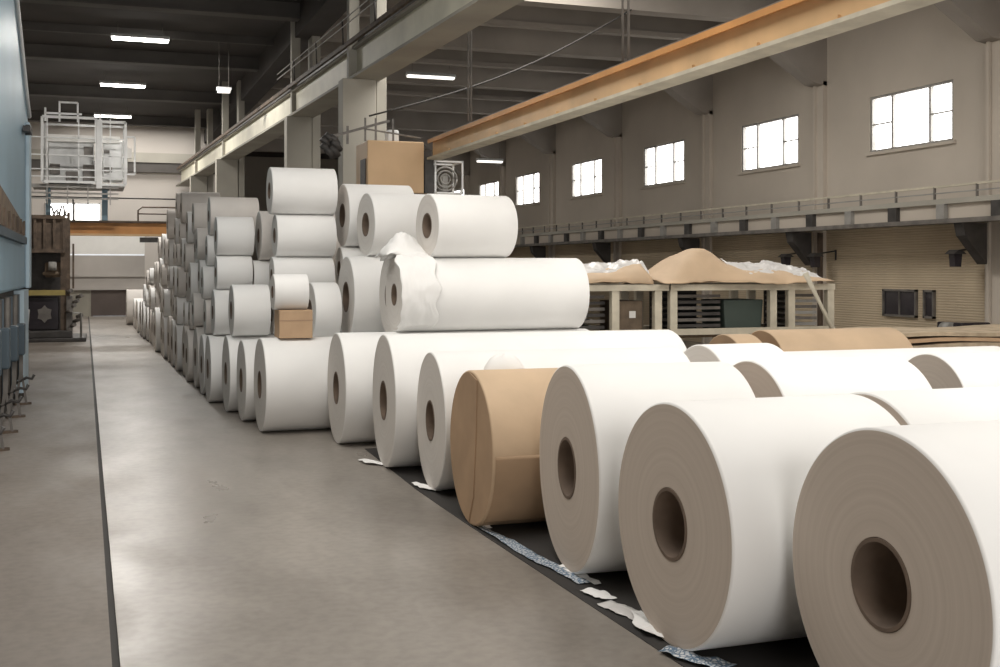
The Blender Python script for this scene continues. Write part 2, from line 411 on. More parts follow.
while y < 55:
    bm = NB(); box(bm, CX - .02, CX + .02, y - .015, y + .015, 3.14, 3.38); obj('post', bm, 'mid_steel', t); y += 1.05
for y in CYS:
    bm = NB(); prism(bm, [(CX, 2.72), (CX + .05, 2.5), (XR - .34, 2.0), (XR - .34, 2.72)], 1, y - .12, y + .12)
    obj('bracket', bm, 'dark_steel', t)

# lanterns on the lower wall
def lantern(y, label, z=2.05):
    t = thing('wall_lantern', label, 'lantern', (XR - .55, y, z), 'dark lanterns under the wall walkway')
    bm = NB(); prism(bm, [(-.14, .22), (.14, .22), (.1, -.15), (-.1, -.15)], 1, -.12, .12); obj('body', bm, 'glass_dark', t)
    bm = NB(); prism(bm, [(-.22, .22), (.22, .22), (.05, .34), (-.05, .34)], 1, -.2, .2); obj('cap', bm, 'dark_steel', t)
    bm = NB(); bar(bm, (0, 0, .3), (.86, 0, .42), .05); bar(bm, (.84, 0, .1), (.84, 0, .45), .05); obj('arm', bm, 'dark_steel', t); t.scale = (.62, .62, .62)
lantern(16.62, 'dark wall lantern beneath walkway at the far right of the siding')
lantern(21.95, 'dark wall lantern just left of the pipe above the cream racks')
lantern(20.85, 'dark wall lantern just right of the pipe above the cream racks')
# small siding window
def sw(i, y0, y1, split):
    w = NB(); z0, z1 = .98, 1.52
    for a, b in ((y0, y0 + .04), (y1 - .04, y1)): box(w, XR - .08, XR - .02, a, b, z0, z1)
    box(w, XR - .08, XR - .02, y0, y1, z0, z0 + .04); box(w, XR - .08, XR - .02, y0, y1, z1 - .04, z1)
    if split: box(w, XR - .07, XR - .02, (y0 + y1) / 2 - .015, (y0 + y1) / 2 + .015, z0, z1)
    f = struct('window_%d' % i, w, 'mid_steel')
    p = NB(); box(p, XR - .045, XR - .03, y0 + .02, y1 - .02, z0 + .02, z1 - .02); obj('pane', p, 'glass_dark', f)
sw(12, 18.25, 19.25, True); sw(13, 17.75, 18.05, False)
# pipe next to the siding column
bm = NB(); tube(bm, [(XR - .32, 21.0, .0), (XR - .32, 21.0, 2.7)], .06, 10)
tag(obj('wall_pipe', bm, 'rust'), 'rusty vertical pipe on the siding between the two lanterns', 'pipe')
# dark machine at the foot of the siding
t = thing('floor_machine', 'small black machine on a pallet against the siding at far right', 'machine', (13.6, 14.9, -0.0))
bm = NB(); box(bm, -.3, .3, .25, .85, .75, 1.04); obj('left_body', bm, 'glass_dark', t, bevel=.03)
bm = NB(); box(bm, -.3, .3, -.4, .15, .75, 1.0); obj('right_body', bm, 'dark_steel', t, bevel=.03)
bm = NB(); box(bm, -.45, .4, -.6, 1.0, 0, .75); obj('plinth', bm, 'wood', t)
bm = NB(); tube(bm, [(-.32, y, .92) for y in (.45, .65)], .12, 14); obj('dial', bm, 'grey_steel', t)

def area(name, loc, rot, sx, sy, power, col=(1, .96, .9)):
    L = bpy.data.lights.new(name, 'AREA'); L.shape = 'RECTANGLE'; L.size = sx; L.size_y = sy; L.energy = power; L.color = col
    o = bpy.data.objects.new(name, L); COL.objects.link(o); o.location = loc; o.rotation_euler = rot; return o

# ------------------------------------------------------------------ ceiling lights
def light(x, y, z, L, label, m='lamp', pw=60):
    t = thing('fluorescent_light', label, 'light', (x, y, z), 'fluorescent strip lights')
    bm = NB(); prism(bm, [(-.12, .03), (.12, .03), (.06, .11), (-.06, .11)], 0, -L / 2 - .03, L / 2 + .03); obj('housing', bm, 'white_steel', t)
    if m == 'lamp':
        a_ = area('strip_light_glow', (x, y, z - .05), (0, 0, 0), L, .16, 380)
    for s in (-1, 1):
        bm = NB(); tube(bm, [(-L / 2, s * .055, 0), (L / 2, s * .055, 0)], .032, 8); obj('tube', bm, m, t)
        bm = NB(); tube(bm, [(s * L * .4, 0, .1), (s * L * .4, 0, ZC - z)], .008, 5); obj('hanger', bm, 'mid_steel', t)
light(1.04, 29.3, 7.5, 1.3, 'bright strip light nearest the camera over the aisle')
light(.80, 36.8, 7.5, 1.28, 'bright strip light in the middle of three over the aisle')
light(.62, 44.3, 7.5, 1.25, 'bright strip light above the white steel cage, farthest over the aisle')
light(8.55, 29.9, 7.1, 1.3, 'dimmer strip light above the orange girder and left of it', 'lamp_dim')
light(13.0, 38.0, 5.68, .9, 'small dim strip light under the orange girder near the far windows', 'lamp_dim')
light(5.55, 38.2, 6.5, .7, 'small strip light seen under the cream runway beam', 'lamp_dim')
light(3.1, 30.0, 6.45, .3, 'tiny strip light just over the top of cream runway beam', 'lamp_dim')

# ------------------------------------------------------------------ paper rolls
NROLL = 0
def roll(label, x, y, z, D, L, body='paper', face='face', core=True, group='paper rolls in the long pile', seg=64, tilt=0, yaw=0, cr=.3):
    """x = plane of the end that looks at the aisle, z = underside"""
    global NROLL; NROLL += 1
    R = D / 2; rc = R * cr if core else 0
    e = min(.012, R * .03)
    prof = []
    if core: prof += [(0, rc, 1)]
    else: prof += [(0, R * .02, 1)]
    prof += [(0, R * .6, 1), (0, R - e, 1), (e * .4, R - e * .3, 0), (e, R, 0), (L * .5, R * 1.0, 0), (L - e, R, 0), (L - e * .3, R - e * .4, 0), (L, R - e, 1), (L, R * .6, 1), (L, prof[0][1], 1)]
    bm = NB(); rings = []
    for (u, r, k) in prof:
        rings.append([bm.verts.new((u, r * math.cos(a), r * math.sin(a))) for a in [2 * PI * i / seg for i in range(seg)]])
    for j in range(len(prof) - 1):
        mi = 1 if (prof[j][0] == prof[j + 1][0]) else 0
        for i in range(seg):
            f = bm.faces.new((rings[j][i], rings[j][(i + 1) % seg], rings[j + 1][(i + 1) % seg], rings[j + 1][i]))
            f.material_index = mi; f.smooth = (mi == 0)
    if core:
        for i in range(seg):
            f = bm.faces.new((rings[-1][i], rings[-1][(i + 1) % seg], rings[0][(i + 1) % seg], rings[0][i])); f.material_index = 1; f.smooth = True
    else:
        bm.faces.new(rings[0][::-1]).material_index = 1; bm.faces.new(rings[-1]).material_index = 1
    o = obj('paper_roll', bm, (body, face), loc=(x, y, z + R))
    o.rotation_euler = (random.uniform(-3, 3), 0, yaw)
    tag(o, label, 'paper roll', group)
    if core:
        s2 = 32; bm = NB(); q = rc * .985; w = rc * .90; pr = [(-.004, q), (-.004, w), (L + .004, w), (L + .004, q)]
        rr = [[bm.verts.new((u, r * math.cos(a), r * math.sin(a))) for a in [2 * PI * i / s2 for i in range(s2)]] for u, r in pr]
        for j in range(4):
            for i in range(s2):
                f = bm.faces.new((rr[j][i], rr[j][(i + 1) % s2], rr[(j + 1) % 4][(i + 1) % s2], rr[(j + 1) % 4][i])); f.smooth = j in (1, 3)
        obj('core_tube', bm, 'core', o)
    return o

F = 'large paper rolls in the front row'
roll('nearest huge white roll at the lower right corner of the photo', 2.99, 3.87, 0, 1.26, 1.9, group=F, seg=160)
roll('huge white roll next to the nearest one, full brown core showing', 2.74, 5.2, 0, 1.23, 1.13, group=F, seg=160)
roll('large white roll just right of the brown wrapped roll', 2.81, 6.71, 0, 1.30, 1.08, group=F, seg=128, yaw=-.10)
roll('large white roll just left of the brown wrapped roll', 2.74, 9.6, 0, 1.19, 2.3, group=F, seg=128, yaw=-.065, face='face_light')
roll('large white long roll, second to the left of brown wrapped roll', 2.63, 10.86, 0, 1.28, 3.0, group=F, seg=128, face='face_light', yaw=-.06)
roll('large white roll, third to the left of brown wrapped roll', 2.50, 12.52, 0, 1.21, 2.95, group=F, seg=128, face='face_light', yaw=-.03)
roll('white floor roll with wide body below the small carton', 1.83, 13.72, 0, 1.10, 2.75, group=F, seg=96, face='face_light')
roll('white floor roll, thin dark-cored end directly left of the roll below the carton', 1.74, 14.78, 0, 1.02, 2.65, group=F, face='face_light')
roll('white floor roll, second end to the left of the roll below the carton', 1.66, 15.82, 0, 1.02, 2.45, group=F, face='face_light')
roll('white floor roll, third end to the left of the roll below the carton', 1.53, 17.0, 0, .96, 1.4, group=F, face='face_light')

# brown wrapped roll
t = roll('brown kraft-wrapped roll without a hole, standing in the front row of white rolls', 2.64, 8.17, 0, 1.15, 1.75, yaw=-.03, body='kraft', face='kraft_face', core=False, group=F, seg=96)
t.rotation_euler.x = 0
bm = NB()     # folded triangular flap of wrapping on the end
vs = [(-.006, .05, .555), (-.006, -.12, .42), (-.006, -.10, -.12), (-.006, .02, -.50), (-.006, .12, -.55)]
R_ = .565
pts = [(.0, .56), (-.20, .52), (-.17, .1), (-.1, -.35), (0.02, -.555)]
prism(bm, [(a, b) for a, b in pts], 0, -.007, -.001)
obj('wrapper_fold', bm, 'kraft_face', t)
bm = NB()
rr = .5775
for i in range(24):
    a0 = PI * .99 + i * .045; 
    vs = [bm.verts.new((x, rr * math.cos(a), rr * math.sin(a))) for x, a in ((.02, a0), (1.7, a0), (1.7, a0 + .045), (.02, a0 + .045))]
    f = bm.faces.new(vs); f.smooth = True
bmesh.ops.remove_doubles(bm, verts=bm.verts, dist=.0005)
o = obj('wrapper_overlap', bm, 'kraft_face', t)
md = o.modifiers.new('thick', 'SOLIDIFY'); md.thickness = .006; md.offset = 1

B = 'large paper rolls in the second row'
roll('white roll whose small pale crescent end shows above the roll right of the brown one', 5.2, 9.28, 0, 1.22, .72, group=B, seg=128, face='face_light')
roll('white roll whose tall crescent end shows left of and above the second nearest front roll', 4.78, 7.76, 0, 1.2, 1.35, group=B, seg=128)
roll('white roll whose rounded end shows above the nearest roll, close to right edge', 7.53, 9.03, 0, 1.10, 2.6, group=B, seg=96)
roll('white roll whose low crescent end shows directly behind the two nearest front rolls', 4.15, 5.5, 0, 1.2, 1.7, group=B, seg=128)
roll('long white roll lying behind the second-row ends, in front of the brown kraft roll', 6.2, 10.18, 0, 1.06, 3.2, group=B, seg=96)
roll('brown roll end peeking over the white rolls below the cream racks', 7.1, 12.1, 0, 1.13, .35, body='kraft', face='kraft_face', core=False, group=B)
o = roll('long brown kraft roll lying behind the white rolls near right edge', 7.75, 12.3, 0, 1.16, 1.9, body='kraft', face='kraft_face', core=False, group=B)
o = roll('small brown roll end peeking over the long white roll', 5.0, 11.95, 1.0, .3, .5, body='kraft', face='kraft_face', core=False, group=B) if False else None

U_ = 'paper rolls piled on the floor rolls'
L_ = 'face_light'
roll('very long white roll lying on the front row at the right of the pile', 3.15, 12.5, 1.21, .83, 2.2, group=U_, seg=96, face=L_)
roll('white roll on top of the long upper roll, rightmost top roll of the pile', 3.53, 12.5, 2.04, .72, .97, group=U_, seg=96, face=L_, yaw=.10, cr=.4)
roll('white roll with paper crumpled over it, behind left end of long upper roll', 3.38, 13.7, 1.10, .98, 1.1, group=U_, face=L_, cr=.36)
roll('white roll below the two top rolls, left of the long upper roll', 3.08, 14.78, 1.02, 1.06, 1.2, group=U_, face=L_, cr=.38, seg=96)
roll('white top roll left of the rightmost top roll, full end showing', 3.34, 14.78, 2.08, .83, 1.2, group=U_, face=L_, cr=.38, yaw=.07, seg=96)
roll('white short roll immediately right of the small carton', 2.6, 14.75, 1.02, .72, .34, group=U_, face=L_, cr=.4, yaw=.05)
roll('white roll low behind the short roll right of the carton', 3.1, 15.82, 1.02, .60, .8, group=U_, face=L_)
roll('small white roll just above and behind the roll right of the carton', 3.2, 15.82, 1.62, .60, .8, group=U_, face=L_, cr=.36)
roll('white top roll half covered by its neighbour, right of the tallest stack', 3.25, 15.84, 2.22, .88, .95, group=U_, face=L_, cr=.38, yaw=.03, seg=96)
z = 1.02
for D, nm, x, L in ((.54, 'bottom white roll of the tallest stack, almost covered by the carton', 2.24, .8), (.52, 'white roll second from the bottom of the tallest stack', 2.24, .82), (.58, 'white roll second from the top of tallest stack', 2.28, .80), (.64, 'white roll at the very top of the tallest stack', 2.21, .88)):
    roll(nm, x + .03, 15.82, z, D, L, group=U_, face=L_, cr=.36, seg=96); z += D
roll('white roll lying on the floor rolls just left of the carton', 1.72, 15.72, 1.015, .69, .48, group=U_, face=L_, cr=.36, seg=96)
# next column back
z = .96
for D, x, L, nm in ((.66, 1.60, .5, 'white roll left of and behind the roll beside the carton'), (.49, 1.64, .5, 'small roll second above floor roll, left of the tallest stack'), (.56, 1.64, .52, 'white roll with dark core topping the stack left of tallest stack')):
    roll(nm, x, 17.0, z, D, L, group=U_, face=L_); z += D
z = .96
for D, x, L, nm in ((.60, 2.2, .6, 'low white roll deep in the gap left of the tallest stack'), (.48, 2.16, .5, 'small roll just left of the tallest stack at mid height'), (.72, 2.25, .6, 'dusty roll touching the tallest stack high on its left')):
    roll(nm, x, 17.0, z, D, L, group=U_, face=L_, body='paper' if D < .7 else 'paper_grey'); z += D

# far stacks along the aisle
G = 'dusty paper rolls in the far stacks along the aisle'
tops = [3.02, 2.58, 3.05, 2.95, 2.5, 3.45, 3.5, 3.2, 2.6, 2.75, 2.7, 2.1, 1.95, 1.9, 1.5, .85, 1.0, .9, .95, 1.0, .9]
yy = 18.1
ordn = ['first', 'second', 'third', 'fourth', 'fifth', 'sixth', 'seventh', 'eighth', 'ninth', 'tenth', 'eleventh', 'twelfth', 'thirteenth', 'fourteenth', 'fifteenth', 'sixteenth', 'seventeenth', 'eighteenth', 'nineteenth', 'twentieth', 'twenty-first']
lev = ['on the floor', 'second from the floor', 'third from the floor', 'fourth from the floor', 'fifth from the floor', 'sixth from the floor']
for i, tp in enumerate(tops):
    z = 0; k = 0
    x0 = 1.52 - (yy - 17) * .016
    hs = [random.uniform(.86, 1.04)]
    while sum(hs) < tp - .3: hs.append(random.uniform(.45, .72))
    s = (tp - hs[0]) / max(.01, sum(hs[1:])) if len(hs) > 1 else 1
    hs = [hs[0]] + [h * s for h in hs[1:]]
    for h in hs:
        L = (random.uniform(.85, 1.1) if k < 2 else random.uniform(.5, .8)) if k else 1.3
        nm = 'roll %s in the %s far stack back from the tallest stack' % (lev[k], ordn[i])
        roll(nm, x0 + random.uniform(-.03, .06) + (.03 * k), yy, z, h, L, group=G, face=L_, seg=48,
             body='paper' if random.random() < .45 else 'paper_grey')
        z += h; k += 1
    yy += 1.1
roll('pale wide roll standing alone at the far end of the aisle row', 1.03, 42.1, 0, 1.22, 1.5, group=G, face=L_, body='paper_grey')
# a second rank behind, showing over the tops
for y, x, z0, D, nm in ((18.3, 2.92, 0, 1.0, 'floor'), (18.3, 2.92, 1.0, .98, 'middle'), (18.3, 2.5, 1.98, .84, 'top')):
    roll('dusty grey long roll in rank behind the far stacks, %s level' % nm, x, y, z0, D, 1.2, group=G, face=L_, body='paper_grey')

# small carton with a roll on it
t = thing('cardboard_carton', 'small brown cardboard carton sitting on the floor roll beneath a small white roll', 'carton', (2.03, 13.52, 1.10))
bm = NB(); box(bm, 0, .39, 0, .4, 0, .33); obj('box', bm, 'carton', t, bevel=.006)
bm = NB(); box(bm, -.002, .392, -.003, .0, .20, .215); obj('tape', bm, 'tape', t)
roll('small white roll resting on top of the brown carton', 1.98, 13.72, 1.43, .42, .40, group=U_, face=L_, cr=.36)

# ------------------------------------------------------------------ draped / crumpled paper
def crumple(name, label, cat, cx, cy, w, d, hf, m, n=26, amp=.03, freq=5, thick=.006, seed=0, mask=None):
    bm = NB(); g = {}
    for i in range(n + 1):
        for j in range(n + 1):
            u, v = i / n, j / n; x = cx + (u - .5) * w; y = cy + (v - .5) * d
            x += .06 * w * noise.noise(Vector((u * 3 + seed, v * 3, 1))); y += .06 * d * noise.noise(Vector((u * 3, v * 3 + seed, 5)))
            z = hf(u, v) + amp * (noise.noise(Vector((x * freq + seed, y * freq, seed))) + abs(noise.noise(Vector((x * freq * 2.1, y * freq * 2.1 + seed, seed)))) * .8)
            if mask and not mask(u, v): continue
            g[i, j] = bm.verts.new((x, y, z))
    for i in range(n):
        for j in range(n):
            k = [(i, j), (i + 1, j), (i + 1, j + 1), (i, j + 1)]
            if all(q in g for q in k):
                f = bm.faces.new([g[q] for q in k]); f.smooth = True
    o = obj(name, bm, m); md = o.modifiers.new('thick', 'SOLIDIFY'); md.thickness = thick; md.offset = 1
    return tag(o, label, cat)
# crumpled white paper over the left end of the long upper roll
def wrap(name, label, x, y, zc, R, L, a0, a1, m, amp, seed, n=30):
    bm = NB(); g = []
    for i in range(n + 1):
        row = []
        for j in range(n + 1):
            u = i / n; a = a0 + (a1 - a0) * j / n
            r = R + .012 + amp * abs(noise.noise(Vector((u * 3 + seed, a * 2.2, seed)))) + amp * .5 * abs(noise.noise(Vector((u * 8, a * 5 + seed, 2))))
            xx = x + u * L + .06 * noise.noise(Vector((a * 2.5, seed, u * 2)))
            row.append(bm.verts.new((xx, y + r * math.cos(a), zc + r * math.sin(a))))
        g.append(row)
    for i in range(n):
        for j in range(n):
            f = bm.faces.new((g[i][j], g[i + 1][j], g[i + 1][j + 1], g[i][j + 1])); f.smooth = True
    o = obj(name, bm, m); md = o.modifiers.new('thick', 'SOLIDIFY'); md.thickness = .005; md.offset = 1
    return tag(o, label, 'wrapping paper')
wrap('wrapping_paper', 'loose crumpled white paper wrapped round left end of the long upper roll', 3.12, 12.5, 1.635, .425, .42, PI * .35, PI * 1.3, 'paper', .028, 3)
wrap('wrapping_paper', 'crumpled grey-white paper draped over the roll behind the long upper roll', 3.33, 13.7, 1.59, .49, .5, PI * .3, PI * 1.15, 'paper', .09, 9)
def hp(u, v): return 2.045 + .26 * max(0, math.sin(PI * u)) ** .8 * max(0, math.sin(PI * v)) ** .8
crumple('wrapping_paper', 'peaked heap of crumpled white paper between the two right-hand top rolls', 'wrapping paper', 3.28, 12.66, .5, .55, hp, 'paper', n=30, amp=.05, freq=5, seed=31)
# white paper bulge on top of the brown roll
t = thing('folded_paper', 'small white dome of folded paper with a brim on the brown wrapped roll', 'paper scrap', (2.97, 8.33, 1.10))
bm = NB(); rings = []
for r, z in ((.17, 0), (.16, .05), (.12, .11), (.06, .15), (.01, .16)):
    rings.append([bm.verts.new((r * 1.0 * math.cos(a), r * .7 * math.sin(a), z + .01 * math.sin(3 * a))) for a in [2 * PI * i / 28 for i in range(28)]])
for a, b in zip(rings, rings[1:]):
    for i in range(28): bm.faces.new((a[i], a[(i + 1) % 28], b[(i + 1) % 28], b[i])).smooth = True
bm.faces.new(rings[-1]); bm.faces.new(rings[0][::-1])
obj('dome', bm, 'paper', t)
bm = NB(); prism(bm, [(.3 * math.cos(a) * (1 + .08 * math.sin(3 * a)), .17 * math.sin(a)) for a in [2 * PI * i / 30 for i in range(30)]], 2, 0, .02)
obj('brim', bm, 'paper', t)
# wrinkle flaps near the floor in front of the rolls
def scrap(label, pts, m='paper', z=.006, seed=1, amp=.02, rz=0):
    """crumpled scrap following a ground polyline with widths"""
    bm = NB(); L = []; n = 7
    for (x, y, w) in pts: L.append((Vector((x, y, 0)), w))
    rows = []
    S = []
    for i in range(len(L) - 1):
        for k in range(6): t_ = k / 6; S.append((L[i][0].lerp(L[i + 1][0], t_), L[i][1] * (1 - t_) + L[i + 1][1] * t_))
    S.append(L[-1])
    for i, (p, w) in enumerate(S):
        d = (S[min(i + 1, len(S) - 1)][0] - S[max(i - 1, 0)][0]).normalized(); nr = Vector((-d.y, d.x, 0))
        row = []
        for j in range(n):
            q = p + nr * (j / (n - 1) - .5) * w * (1 + .35 * noise.noise(Vector((i * .6, j, seed))))
            row.append(bm.verts.new((q.x, q.y, z + amp * (.5 + .5 * noise.noise(Vector((q.x * 14, q.y * 14, seed)))))))
        rows.append(row)
    for a, b in zip(rows, rows[1:]):
        for j in range(n - 1): bm.faces.new((a[j], a[j + 1], b[j + 1], b[j])).smooth = (m != 'paper')
    o = obj('paper_scrap', bm, m); md = o.modifiers.new('thick', 'SOLIDIFY'); md.thickness = .002; md.offset = 1
    return tag(o, label, 'scrap', 'scraps on the floor along the front row')
f_, cx_, hy_, ps_ = 1150., 500., 270., math.atan(405 / 1150.)
c_, s_ = math.cos(ps_), math.sin(ps_)
def gp(px, py, z=0):
    d = f_ * (1.9 - z) / (py - hy_); lx = (px - cx_) / f_ * d
    return (d * s_ + lx * c_, d * c_ - lx * s_)
def G3(*a): return [(*gp(x, y), w) for x, y, w in a]
scrap('long crumpled strip of blue-printed tape on the floor between brown roll and its neighbour', G3((479, 528, .04), (508, 543, .09), (535, 560, .10), (562, 572, .09), (584, 585, .08)), 'print', seed=2)
scrap('torn white scrap at the foot of the roll right of brown roll', G3((560, 568, .05), (575, 574, .07), (598, 586, .05)), seed=3)
scrap('small white torn scrap on the floor between two large front rolls', G3((586, 592, .09), (600, 597, .12), (611, 602, .08)), seed=4)
scrap('dull paper strip on floor left of the large crumpled scrap', G3((604, 605, .10), (622, 612, .13), (645, 622, .10)), 'film', seed=5)
scrap('crumpled white paper ball at the foot of the second nearest roll', G3((636, 616, .06), (654, 632, .20), (672, 641, .10)), seed=6, amp=.05)
scrap('blue and white printed tape on floor at the bottom edge of the photo', G3((664, 652, .10), (690, 661, .10), (730, 672, .14)), 'print', seed=7, amp=.03)
scrap('small white scrap below the long front roll', G3((360, 461, .05), (372, 464, .14), (384, 466, .05)), seed=8, amp=.03)
scrap('small white torn scrap at the foot of the roll left of brown roll', G3((414, 485, .05), (426, 489, .12), (440, 492, .10)), seed=9, amp=.03)
scrap('tiny white scrap at the foot of the brown wrapped roll', G3((473, 524, .05), (482, 527, .07), (490, 530, .04)), seed=10, amp=.03)
# dark sheet that paints in the shade under the rolls
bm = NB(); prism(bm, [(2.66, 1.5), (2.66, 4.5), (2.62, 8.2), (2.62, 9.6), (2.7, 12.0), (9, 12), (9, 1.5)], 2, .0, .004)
o = struct('trim_60', bm, 'floor_shade')

# ------------------------------------------------------------------ racks with kraft sheets
RY = 15.0
def rack(label, x0, x1, ups):
    t = thing('storage_rack', label, 'rack', (x0, RY, 0), 'cream storage racks behind the rolls')
    w = x1 - x0
    for u in ups:
        for y in (0, 1.1):
            bm = NB(); box(bm, u - .06, u + .06, y - .05, y + .05, 0, 1.66); obj('upright', bm, 'rack', t, bevel=.008)
    for z in (.95, 1.6):
        for y in (-.02, 1.12):
            bm = NB(); box(bm, -.06, w + .06, y - .05, y + .03, z, z + .09); obj('crossbeam', bm, 'rack', t)
    bm = NB(); box(bm, -.05, w + .05, .04, 1.06, 1.60, 1.68); obj('top_board', bm, 'wood', t)
    bm = NB(); box(bm, 0, w, .08, 1.0, .90, .95); obj('shelf_board', bm, 'wood', t)
    return t
r1 = rack('cream storage rack at the right, with two open bays and dark trays', 7.95, 10.65, (0, 1.68, 2.0, 2.7))
r2 = rack('cream and brown storage rack at left, half behind the long upper roll', 5.6, 7.8, (.3, 1.42, 2.1))
def trays(label, x0, x1, y, z0, n, m):
    t = thing('tray_stack', label, 'trays', (x0, y, z0), 'tray stacks in the racks')
    for k in range(n):
        bm = NB(); z = k * .088; box(bm, 0, x1 - x0, 0, .7, z, z + .03); box(bm, 0, x1 - x0, -.02, .02, z, z + .045)
        obj('tray', bm, m if k % 2 else 'mid_steel', t)
    bm = NB(); box(bm, 0, .04, .7, .72, 0, n * .088); box(bm, x1 - x0 - .04, x1 - x0, .7, .72, 0, n * .088); box(bm, 0, x1 - x0, .72, .74, 0, n * .088); obj('back', bm, 'dark_steel', t)
trays('stack of dark trays in the left bay of the right-hand rack', 8.05, 8.85, 15.2, .96, 7, 'dark_steel')
trays('stack of dark trays in the right bay of the right-hand rack', 10.08, 10.55, 15.2, .96, 7, 'grey_steel')
trays('stack of dark slats in the left-hand rack', 6.0, 6.95, 15.2, .96, 7, 'dark_steel')
bm = NB(); prism(bm, [(0, 0), (.62, 0), (.66, .5), (-.03, .5)], 1, 0, .7)
for v in bm.verts: pass
o = obj('plastic_bin', bm, 'green_dark', loc=(8.92, 15.15, .952), bevel=.02); tag(o, 'dark green plastic bin on the shelf of the right-hand rack', 'bin')
t = thing('wooden_box', 'brown wooden box on the shelf end of left-hand rack', 'box', (7.15, 15.2, .95))
bm = NB(); box(bm, 0, .42, 0, .6, 0.005, .5); obj('body', bm, 'wood', t, bevel=.01)
bm = NB(); box(bm, .2, .3, -.01, 0, .25, .35); obj('paper_tag', bm, 'white_wall', t)
# leaning pole
bm = NB(); tube(bm, [gp(795, 276, 1.62 + .25)[:2] + (1.87,), gp(795, 276, 1.87)[:2] + (1.87,)] if False else [(9.95, 14.6, 1.85), (10.42, 14.5, .9), (10.8, 14.4, 0.02)], .045, 8)
tag(obj('leaning_pole', bm, 'rack'), 'cream metal pole leaning on the right end of the rack', 'pole')
# mound of kraft paper and film on top of the racks
def hm(u, v):
    return 1.70 + .50 * max(0, math.sin(PI * min(1, v * 1.0))) * (math.exp(-((u - .28) / .2) ** 2) * 1.0 + .5 * math.exp(-((u - .75) / .3) ** 2)) 
crumple('kraft_sheet', 'big mound of loose brown kraft paper on top of the right-hand rack', 'kraft paper', 9.15, 15.5, 2.9, 1.4, hm, 'kraft', n=40, amp=.05, freq=1.6, seed=4)
def hk(u, v): return 1.70 + .34 * max(0, math.sin(PI * v)) ** .6 * (0.45 + .35 * u)
crumple('kraft_sheet', 'flat brown kraft paper pile on top of the left-hand rack', 'kraft paper', 6.85, 15.5, 1.5, 1.2, hk, 'kraft', n=30, amp=.04, freq=2, seed=8)
def hf2(u, v): return hm(.45 + u * .5, v) + .04
crumple('plastic_film', 'rumpled translucent-white plastic film lying over the brown kraft mound', 'plastic film', 9.75, 15.55, 1.55, 1.2, hf2, 'film', n=44, amp=.07, freq=5, seed=14)
crumple('plastic_film', 'rumpled white plastic film over the paper pile on left-hand rack', 'plastic film', 6.95, 15.6, 1.35, 1.0, lambda u, v: hk(u, v) + .05, 'film', n=40, amp=.07, freq=5, seed=22)
# corrugated sheet pile right
t = thing('sheet_pile', 'untidy pile of tan corrugated sheets by the wall at the right edge', 'sheet pile', (9.9, 12.3, 0))
for k in range(14):
    bm = NB(); z = k * .075; dx = random.uniform(-.12, .12); n_ = 10
    g = [[bm.verts.new((dx + 3.4 * i / n_, random.uniform(-.02, .02) + 1.3 * j + k * .01, z + .05 * math.sin(i * .9 + k) * .3 + .012 * j + .04)) for j in (0, 1)] for i in range(n_ + 1)]
    for i in range(n_): bm.faces.new((g[i][0], g[i + 1][0], g[i + 1][1], g[i][1]))
    o = obj('sheet', bm, 'sheet' if k % 3 else 'carton', t); md = o.modifiers.new('thick', 'SOLIDIFY'); md.thickness = .05; md.offset = 1

# ------------------------------------------------------------------ left side machinery
t = thing('press_housing', 'tall pale blue machine housing along the left edge above eye level', 'machine', (0, 0, 0))
bm = NB(); prism(bm, [(13.0, 1.62), (20.0, 1.62), (20.0, 4.35), (19.2, 4.6), (16.6, 5.6), (14.6, 5.1), (13.0, 4.7)], 0, -3.2, -1.02)
obj('body', bm, 'blue', t, bevel=.04)
bm = NB(); box(bm, -1.02, -.96, 19.3, 19.85, 1.62, 4.2); obj('corner_panel', bm, 'blue_pale', t, bevel=.01)
bm = NB(); tube(bm, [(-1.0, 13.0, 4.75), (-1.0, 14.6, 5.15), (-1.0, 16.6, 5.62), (-1.0, 19.2, 4.62), (-1.0, 20, 4.37)], .035, 8); obj('edge_trim', bm, 'white_steel', t)
bm = NB(); box(bm, -3.1, -1.03, 10.5, 13.1, 4.3, 6.3); obj('top_duct', bm, 'blue_dark', t, bevel=.05)
bm = NB(); tube(bm, [(-.98, 18.6, 4.0), (-.92, 18.6, 4.0)], .08, 12); box(bm, -1.0, -.9, 18.3, 18.9, 3.95, 4.03); obj('hinge', bm, 'dark_steel', t)
bm = NB(); prism(bm, [(11.5, 2.42), (18.2, 2.36), (18.2, 2.55), (14, 2.8), (11.5, 2.95)], 0, -1.35, -.97); obj('timber_ledge', bm, 'wood', t)
for k in range(9):
    y = 11.8 + k * .75; bm = NB(); box(bm, -.97, -.945, y - .05, y + .05, 2.4, 2.6); obj('ledge_cleat', bm, 'rust', t)
bm = NB(); box(bm, -1.4, -.95, 11.5, 18.4, 2.28, 2.38); obj('ledge_underside', bm, 'blue_dark', t)
bm = NB(); box(bm, -3.0, -1.12, 12.0, 19.0, 0, 1.62); obj('lower_body', bm, 'dark_steel', t)
bm = NB(); box(bm, -1.15, -.98, 18.2, 19.4, 0.1, 1.6); obj('lower_blue_panel', bm, 'blue_pale', t)

